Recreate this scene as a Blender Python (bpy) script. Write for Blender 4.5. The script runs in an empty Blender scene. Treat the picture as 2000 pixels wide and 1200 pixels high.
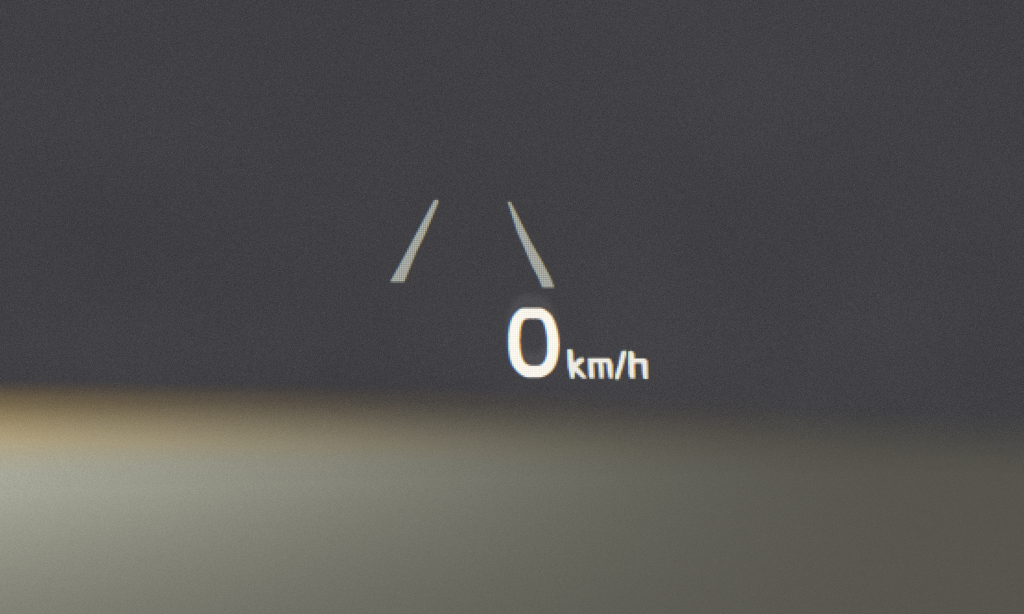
import bpy, math, random
from mathutils import Vector, Matrix

# ---------------------------------------------------------------- camera, world, lights, exposure
scene = bpy.context.scene
R = math.radians
EYE = Vector((0.0, 0.0, 1.25))          # driver's eye height above the road, metres
PITCH = R(6.5)                          # the driver looks slightly down at the projected image
HFOV = R(9.3)
HUD_DIST = 2.4                          # the projected image hangs 2.4 m ahead of the eye

cam_data = bpy.data.cameras.new("camera")
cam_data.sensor_width = 36.0
cam_data.lens = 18.0 / math.tan(HFOV / 2)
cam_data.clip_start = 0.05
cam_data.clip_end = 5000.0
cam_data.dof.use_dof = True
cam_data.dof.focus_distance = HUD_DIST
cam_data.dof.aperture_fstop = 4.2
cam = bpy.data.objects.new("camera", cam_data)
cam.location = EYE
cam.rotation_euler = (R(90) - PITCH, 0, 0)
scene.collection.objects.link(cam)
scene.camera = cam

world = bpy.data.worlds.new("World")
scene.world = world
world.use_nodes = True
bg = world.node_tree.nodes["Background"]
bg.inputs[0].default_value = (0.985, 1.015, 1.015, 1)
bg.inputs[1].default_value = 0.97

def spot(name, loc, target, energy, color, size_deg, blend, radius):
    d = bpy.data.lights.new(name, 'SPOT')
    d.energy = energy; d.color = color
    d.spot_size = R(size_deg); d.spot_blend = blend; d.shadow_soft_size = radius
    o = bpy.data.objects.new(name, d)
    o.location = loc
    o.rotation_euler = (Vector(target) - Vector(loc)).to_track_quat('-Z', 'Y').to_euler()
    scene.collection.objects.link(o)
    return o

# unseen spot added ahead of the car; its pool's edge falls across the bonnet
added_lamp = spot("added_bonnet_spot", (-0.20, 3.367, 2.28), (-0.93, 1.594, 1.05), 6100.0, (0.905, 0.985, 0.975), 51.3, 1.0, 0.06)

scene.view_settings.view_transform = 'Standard'
scene.view_settings.look = 'None'
scene.view_settings.exposure = 0.0
scene.view_settings.gamma = 1.0
scene.view_settings.use_curve_mapping = False
scene.render.engine = 'CYCLES'
scene.cycles.use_denoising = False       # keep the sensor-like grain
scene.cycles.use_adaptive_sampling = False
scene.cycles.sampling_pattern = 'TABULATED_SOBOL'
scene.cycles.filter_width = 1.4
scene.cycles.max_bounces = 4

# ---------------------------------------------------------------- helpers
def link(o, parent=None):
    scene.collection.objects.link(o)
    if parent is not None:
        o.parent = parent
    return o

def nodes(name):
    m = bpy.data.materials.new(name); m.use_nodes = True
    nt = m.node_tree; nt.nodes.clear()
    return m, nt, nt.nodes.new, nt.links.new

# ---------------------------------------------------------------- materials
def asphalt_material():
    m, nt, N, L = nodes("asphalt")
    out = N('ShaderNodeOutputMaterial'); b = N('ShaderNodeBsdfPrincipled')
    tc = N('ShaderNodeTexCoord')
    vo = N('ShaderNodeTexVoronoi'); vo.inputs['Scale'].default_value = 160
    L(tc.outputs['Object'], vo.inputs['Vector'])
    sep = N('ShaderNodeSeparateColor'); L(vo.outputs['Color'], sep.inputs[0])
    ramp = N('ShaderNodeValToRGB')
    r = ramp.color_ramp
    r.elements[0].position = 0.0; r.elements[0].color = (0.008, 0.008, 0.009, 1)
    r.elements[1].position = 1.0; r.elements[1].color = (0.300, 0.300, 0.300, 1)
    e = r.elements.new(0.60); e.color = (0.033, 0.033, 0.034, 1)
    e = r.elements.new(0.85); e.color = (0.092, 0.091, 0.094, 1)
    L(sep.outputs[0], ramp.inputs[0])
    # stones of slightly different hue
    hue = N('ShaderNodeMix'); hue.data_type = 'RGBA'; hue.blend_type = 'MULTIPLY'
    hue.inputs[0].default_value = 1.0
    tint = N('ShaderNodeValToRGB'); t = tint.color_ramp
    t.elements[0].color = (1.19, 0.945, 0.84, 1); t.elements[1].color = (0.79, 0.945, 1.23, 1)
    L(sep.outputs[1], tint.inputs[0])
    L(ramp.outputs[0], hue.inputs[6]); L(tint.outputs[0], hue.inputs[7])
    # broad worn and patched areas
    no = N('ShaderNodeTexNoise'); no.inputs['Scale'].default_value = 0.9; no.inputs['Detail'].default_value = 3
    L(tc.outputs['Object'], no.inputs['Vector'])
    mr = N('ShaderNodeMapRange'); mr.inputs[1].default_value = 0.3; mr.inputs[2].default_value = 0.7
    mr.inputs[3].default_value = 0.88; mr.inputs[4].default_value = 1.12
    L(no.outputs[0], mr.inputs[0])
    wear = N('ShaderNodeMix'); wear.data_type = 'RGBA'; wear.blend_type = 'MULTIPLY'; wear.inputs[0].default_value = 1.0
    L(hue.outputs[2], wear.inputs[6]); L(mr.outputs[0], wear.inputs[7])
    L(wear.outputs[2], b.inputs['Base Color'])
    b.inputs['Roughness'].default_value = 0.97
    b.inputs['Specular IOR Level'].default_value = 0.0
    bump = N('ShaderNodeBump'); bump.inputs['Strength'].default_value = 0.3; bump.inputs['Distance'].default_value = 0.003
    L(vo.outputs['Distance'], bump.inputs['Height'])
    L(bump.outputs[0], b.inputs['Normal'])
    L(b.outputs[0], out.inputs[0])
    return m

def paint_material():
    m, nt, N, L = nodes("metallic_grey_paint")
    out = N('ShaderNodeOutputMaterial'); b = N('ShaderNodeBsdfPrincipled')
    tc = N('ShaderNodeTexCoord')
    vo = N('ShaderNodeTexVoronoi'); vo.inputs['Scale'].default_value = 1600
    L(tc.outputs['Object'], vo.inputs['Vector'])
    sep = N('ShaderNodeSeparateColor'); L(vo.outputs['Color'], sep.inputs[0])
    ramp = N('ShaderNodeValToRGB'); r = ramp.color_ramp          # flakes vary in tone at random
    r.elements[0].color = (0.031, 0.0293, 0.0243, 1)
    r.elements[1].color = (0.165, 0.1545, 0.127, 1)
    L(sep.outputs[0], ramp.inputs[0])
    L(ramp.outputs[0], b.inputs['Base Color'])
    b.inputs['Roughness'].default_value = 0.55
    b.inputs['Specular IOR Level'].default_value = 0.0
    L(b.outputs[0], out.inputs[0])
    return m

def light_image_material(name, strength):
    """Projected picture elements: each gives off its own colour and hides nothing behind it."""
    m, nt, N, L = nodes(name)
    out = N('ShaderNodeOutputMaterial')
    at = N('ShaderNodeAttribute'); at.attribute_name = 'pixel'; at.attribute_type = 'GEOMETRY'
    em = N('ShaderNodeEmission'); em.inputs[1].default_value = strength
    tr = N('ShaderNodeBsdfTransparent'); ad = N('ShaderNodeAddShader')
    L(at.outputs['Color'], em.inputs[0]); L(em.outputs[0], ad.inputs[0]); L(tr.outputs[0], ad.inputs[1])
    L(ad.outputs[0], out.inputs[0])
    return m

# ---------------------------------------------------------------- setting: the road
def build_road():
    nx, ny = 24, 60
    me = bpy.data.meshes.new("asphalt_road")
    vs, fs = [], []
    for j in range(ny + 1):
        y = -20 + 2020 * (j / ny) ** 3
        for i in range(nx + 1):
            s = (i / nx) * 2 - 1
            vs.append((1000 * s ** 3, y, 0.0))
    for j in range(ny):
        for i in range(nx):
            a = j * (nx + 1) + i
            fs.append((a, a + 1, a + nx + 2, a + nx + 1))
    me.from_pydata(vs, [], fs); me.materials.append(asphalt_material())
    o = link(bpy.data.objects.new("asphalt_road", me))
    o["kind"] = "structure"
    o["label"] = "plain dark grey asphalt out of focus behind the glowing display"
    return o
build_road()

# ---------------------------------------------------------------- the bonnet
YC, Z_C, M0, G = 1.45, 1.0508, 0.075, 0.35     # where the leading edge starts to roll over
def bonnet_z(x, y):
    if y <= YC:
        z = Z_C - M0 * (y - YC)
    else:
        d = y - YC
        z = Z_C - M0 * d - 0.5 * G * d * d - 2.2 * max(0.0, d - 0.18) ** 2
    return z - 0.025 * ((x + 0.42) ** 2 - 0.42 ** 2)

def build_bonnet():
    xs = [-1.17 + 1.5 * i / 60 for i in range(61)]
    y0, y1 = 0.78, 1.98
    ny = 72
    vs, fs = [], []
    def pt(i, j, dz):
        x = xs[i]; t = j / ny
        cx = (x + 0.42) / 0.75
        front = y1 - 0.16 * cx * cx               # nose bows back towards the wings
        back = y0 - 0.10 * (1 - cx * cx)          # cowl bows forward at the wings
        y = back + (front - back) * t
        edge = max(0.0, abs(cx) - 0.9) / 0.1
        z = bonnet_z(x, y) - 0.02 * edge * edge
        return (x, y, z + dz)
    nv = 61 * (ny + 1)
    for dz in (0.0, -0.012):
        for j in range(ny + 1):
            for i in range(61):
                vs.append(pt(i, j, dz))
    q = lambda i, j, k: k * nv + j * 61 + i
    for j in range(ny):
        for i in range(60):
            fs.append((q(i, j, 0), q(i + 1, j, 0), q(i + 1, j + 1, 0), q(i, j + 1, 0)))
            fs.append((q(i, j, 1), q(i, j + 1, 1), q(i + 1, j + 1, 1), q(i + 1, j, 1)))
    for i in range(60):
        fs.append((q(i, 0, 0), q(i, 0, 1), q(i + 1, 0, 1), q(i + 1, 0, 0)))
        fs.append((q(i, ny, 0), q(i + 1, ny, 0), q(i + 1, ny, 1), q(i, ny, 1)))
    for j in range(ny):
        fs.append((q(0, j, 0), q(0, j + 1, 0), q(0, j + 1, 1), q(0, j, 1)))
        fs.append((q(60, j, 0), q(60, j, 1), q(60, j + 1, 1), q(60, j + 1, 0)))
    me = bpy.data.meshes.new("car_bonnet")
    me.from_pydata(vs, [], fs)
    me.materials.append(paint_material())
    me.polygons.foreach_set("use_smooth", [True] * len(me.polygons))
    me.update()
    o = link(bpy.data.objects.new("car_bonnet", me))
    o["label"] = "blurred pale grey car bonnet along the bottom, brightest at its left end"
    o["category"] = "car bonnet"
    return o
bonnet = build_bonnet()

def build_edge_fringe(parent):
    """Optical colour fringe painted on an added thin strip along the rolled leading edge."""
    m, nt, N, L = nodes("amber_fringe")
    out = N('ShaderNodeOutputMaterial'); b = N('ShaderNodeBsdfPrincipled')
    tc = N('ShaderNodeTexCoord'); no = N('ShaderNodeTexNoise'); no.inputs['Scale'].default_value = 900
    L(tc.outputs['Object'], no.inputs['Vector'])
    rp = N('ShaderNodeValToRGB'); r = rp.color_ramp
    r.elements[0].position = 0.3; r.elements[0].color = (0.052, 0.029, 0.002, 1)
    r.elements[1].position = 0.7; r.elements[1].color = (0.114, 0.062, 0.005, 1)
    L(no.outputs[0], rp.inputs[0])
    # lens fringe put into the colour: paint grey at the rear, amber towards the nose
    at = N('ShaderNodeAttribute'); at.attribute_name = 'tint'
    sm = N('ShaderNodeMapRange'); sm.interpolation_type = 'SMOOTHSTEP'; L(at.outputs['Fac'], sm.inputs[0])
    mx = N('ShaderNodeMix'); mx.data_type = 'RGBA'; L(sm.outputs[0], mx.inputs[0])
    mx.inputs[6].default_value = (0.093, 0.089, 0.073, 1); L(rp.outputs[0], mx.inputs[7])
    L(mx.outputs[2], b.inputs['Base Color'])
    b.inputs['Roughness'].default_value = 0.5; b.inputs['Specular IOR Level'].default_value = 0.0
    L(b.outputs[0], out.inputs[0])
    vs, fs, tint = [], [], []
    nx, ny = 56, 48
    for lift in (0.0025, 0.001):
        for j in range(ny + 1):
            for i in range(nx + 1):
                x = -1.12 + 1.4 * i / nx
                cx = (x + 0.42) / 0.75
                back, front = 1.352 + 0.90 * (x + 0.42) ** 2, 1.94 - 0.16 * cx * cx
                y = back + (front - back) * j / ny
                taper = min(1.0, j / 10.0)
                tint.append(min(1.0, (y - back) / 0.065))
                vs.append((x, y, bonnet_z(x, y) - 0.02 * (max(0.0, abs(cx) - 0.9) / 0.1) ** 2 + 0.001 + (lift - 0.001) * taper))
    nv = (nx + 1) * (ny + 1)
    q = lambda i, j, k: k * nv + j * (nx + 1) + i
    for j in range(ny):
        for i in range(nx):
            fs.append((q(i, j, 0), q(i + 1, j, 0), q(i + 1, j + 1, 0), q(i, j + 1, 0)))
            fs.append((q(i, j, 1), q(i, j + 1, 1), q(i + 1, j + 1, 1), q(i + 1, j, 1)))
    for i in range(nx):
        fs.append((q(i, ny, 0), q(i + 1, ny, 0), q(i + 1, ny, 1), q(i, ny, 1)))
    me = bpy.data.meshes.new("edge_fringe")
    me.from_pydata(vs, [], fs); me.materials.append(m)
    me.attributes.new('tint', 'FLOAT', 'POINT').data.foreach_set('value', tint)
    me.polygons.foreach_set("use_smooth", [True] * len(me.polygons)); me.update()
    o = link(bpy.data.objects.new("edge_fringe", me), parent)
    o["label"] = "blurred amber-brown colour fringe painted on an added strip along the bonnet's far edge"
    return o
build_edge_fringe(bonnet)

# ---------------------------------------------------------------- the projected head-up display
# Outlines are in display units: 1 unit = UNIT metres on the image plane, u to the right, v upwards from the plane's centre.
UNIT = HUD_DIST * math.tan(HFOV / 2) / 1000.0
PITCH_U = 3.6                                    # spacing of the projector's picture elements
plane = Matrix.Translation(EYE) @ Matrix.Rotation(-PITCH, 4, 'X') @ Matrix.Translation((0, HUD_DIST, 0))

def scaled(pts, k, ox, oy):
    return [(ox + x / k - 1000, 600 - (oy + y / k)) for x, y in pts]

def inside(p, poly):
    x, y = p; c = False; n = len(poly); j = n - 1
    for i in range(n):
        xi, yi = poly[i]; xj, yj = poly[j]
        if (yi > y) != (yj > y) and x < (xj - xi) * (y - yi) / (yj - yi) + xi:
            c = not c
        j = i
    return c

def smooth_closed(pts, n=6):
    out = []; k = len(pts)
    for i in range(k):
        p0, p1, p2, p3 = (Vector(pts[(i + a) % k]) for a in (-1, 0, 1, 2))
        for s in range(n):
            t = s / n
            out.append(tuple(0.5 * ((2 * p1) + (p2 - p0) * t + (2 * p0 - 5 * p1 + 4 * p2 - p3) * t * t + (3 * p1 - p0 - 3 * p2 + p3) * t ** 3)))
    return out

def raster(name, parent, mat, polys, holes=(), level=(1, 1, 1), fill=0.86, fringe=2.4, shift=(0, 0), depth=0.0, spread=1.2, sharp=2.4):
    """One mesh of small square picture elements; red lies a little to the right of blue, as the optics throw them."""
    us = [p[0] for g in polys for p in g]; ws = [p[1] for g in polys for p in g]
    m = 3 * PITCH_U
    i0, i1 = math.floor((min(us) - m) / PITCH_U), math.ceil((max(us) + m) / PITCH_U)
    j0, j1 = math.floor((min(ws) - m) / PITCH_U), math.ceil((max(ws) + m) / PITCH_U)
    K = 5
    def cov(u, w):
        n = 0
        for a in range(K):
            for b in range(K):
                p = (u + ((a + .5) / K - .5) * PITCH_U * spread, w + ((b + .5) / K - .5) * PITCH_U * spread)
                if any(inside(p, g) for g in polys) and not any(inside(p, h) for h in holes):
                    n += 1
        return n / (K * K)
    org = parent.matrix_world.inverted()
    vs, fs, cols = [], [], []
    h = PITCH_U * fill / 2
    for j in range(j0, j1):
        for i in range(i0, i1):
            u, w = (i + .5) * PITCH_U, (j + .5) * PITCH_U
            c = (cov(u - fringe, w), cov(u - 0.3, w), cov(u + fringe, w))
            if max(c) < 0.04:
                continue
            g = sum(c) / 3                        # the colours only part a little
            c = tuple((0.66 * a + 0.34 * g) ** sharp for a in c)
            k = len(vs)
            for du, dw in ((-h, -h), (h, -h), (h, h), (-h, h)):
                co = plane @ Vector(((u + shift[0] + du) * UNIT, depth, (w + shift[1] + dw) * UNIT))
                vs.append(tuple(org @ co))
            fs.append((k, k + 1, k + 2, k + 3))
            cols.append((c[0] * level[0], c[1] * level[1], c[2] * level[2], 1.0))
    me = bpy.data.meshes.new(name)
    me.from_pydata(vs, [], fs)
    at = me.attributes.new('pixel', 'FLOAT_COLOR', 'FACE')
    at.data.foreach_set('color', [x for c in cols for x in c])
    me.materials.append(mat)
    me.update()
    o = bpy.data.objects.new(name, me)
    return link(o, parent)

def hud_root(name, u, v, label, cat):
    e = bpy.data.objects.new(name, None)
    e.empty_display_size = 0.02
    e.matrix_world = plane @ Matrix.Translation((u * UNIT, 0, v * UNIT))
    scene.collection.objects.link(e)
    bpy.context.view_layer.update()
    e["label"] = label; e["category"] = cat
    return e

bright = light_image_material("projected_light_bright", 0.98)
unit_light = light_image_material("projected_light_unit", 0.88)
dim = light_image_material("projected_light_dim", 0.47)
ghost_light = light_image_material("projected_light_ghost", 0.02)

# speed readout: 0 km/h
readout = hud_root("speed_readout", 128, -140, "glowing white head-up speed readout 0 km/h hovering above the bonnet", "speed readout")
outer = smooth_closed(scaled([(345, 247), (460, 243), (575, 247), (650, 290), (702, 350), (737, 430), (762, 520), (777, 620), (777, 720), (762, 820),
         (737, 900), (700, 960), (640, 1015), (565, 1045), (480, 1050), (400, 1045), (330, 1012), (270, 955), (222, 880), (197, 780),
         (187, 660), (190, 540), (207, 430), (237, 350), (282, 290)], 5.882, 960, 560))
inner = smooth_closed(scaled([(392, 377), (470, 373), (550, 377), (587, 410), (612, 480), (630, 580), (636, 680), (630, 770), (605, 850), (560, 897),
         (490, 905), (422, 898), (375, 860), (345, 780), (330, 680), (330, 560), (340, 470), (360, 410)], 5.882, 960, 560))
digit = raster("digit", readout, bright, [outer], [inner], fill=0.95, level=(1.0, 0.955, 0.86), fringe=2.0)
digit["label"] = "large rounded white figure zero"
ghost = raster("ghost_reflection", readout, ghost_light, [outer], [inner], fill=1.0, fringe=0, shift=(-2, 24), depth=0.004, spread=4.6, sharp=1.0)  # second reflection and soft halo put into a dim emissive copy of the zero
ghost.parent = digit
ghost["label"] = "faint second reflection just above the zero"

def letter(polys, name, label):
    o = raster(name, readout, unit_light, [scaled(p, 10.0, 1090, 660) for p in polys], fill=0.95, level=(1.0, 0.97, 0.89), fringe=1.7)
    o["label"] = label
letter([[(170, 235), (228, 212), (292, 250), (302, 400), (322, 560), (325, 800), (235, 800), (212, 680), (182, 560)],
        [(305, 500), (375, 405), (430, 385), (505, 390), (512, 460), (400, 555), (340, 620)],
        [(315, 560), (400, 575), (480, 670), (562, 775), (545, 803), (470, 803), (315, 655)]], "letter", "small white letter k")
letter([[(572, 395), (690, 395), (715, 800), (598, 800), (578, 560)],
        [(690, 393), (1000, 393), (1035, 430), (1040, 490), (690, 490)],
        [(772, 470), (868, 470), (890, 560), (895, 800), (800, 800), (785, 600)],
        [(938, 470), (1030, 425), (1068, 520), (1075, 800), (985, 800), (955, 640)]], "letter", "small white letter m")
letter([[(1238, 250), (1330, 245), (1335, 320), (1270, 560), (1195, 800), (1170, 828), (1100, 815), (1100, 745), (1165, 540), (1210, 330)]],
       "slash", "small white slanted stroke between m and h")
letter([[(1362, 270), (1415, 245), (1490, 290), (1505, 800), (1400, 800), (1368, 700)],
        [(1490, 405), (1690, 405), (1750, 440), (1750, 505), (1490, 505)],
        [(1622, 490), (1750, 440), (1757, 805), (1660, 805), (1638, 690)]], "letter", "small white letter h")

# lane guide: two slanted strokes
lane = hud_root("lane_guide_icon", -78, 37, "two thin slanted pale lane lines glowing above the speed readout", "lane icon")
pale = (0.96, 1.0, 0.88)
ll = raster("lane_line", lane, dim, [scaled([(847.5, 390), (856, 389.5), (856.5, 396), (830.5, 458), (813, 494), (789.5, 552), (763, 552), (761, 550), (782, 513), (806.5, 467)], 1, 0, 0)],
            level=pale, fill=0.84, fringe=1.4)
ll["label"] = "lane line leaning right, widening downwards"
lr = raster("lane_line", lane, dim, [scaled([(990, 393.5), (997, 393), (1022.5, 443.5), (1038.5, 475), (1056.5, 506), (1075, 541), (1083.5, 562.5), (1058.5, 562.5), (1049, 540), (1037.5, 519), (1022, 482), (1009.5, 454)], 1, 0, 0)],
            level=pale, fill=0.84, fringe=1.4)
lr["label"] = "lane line leaning left, above the zero"
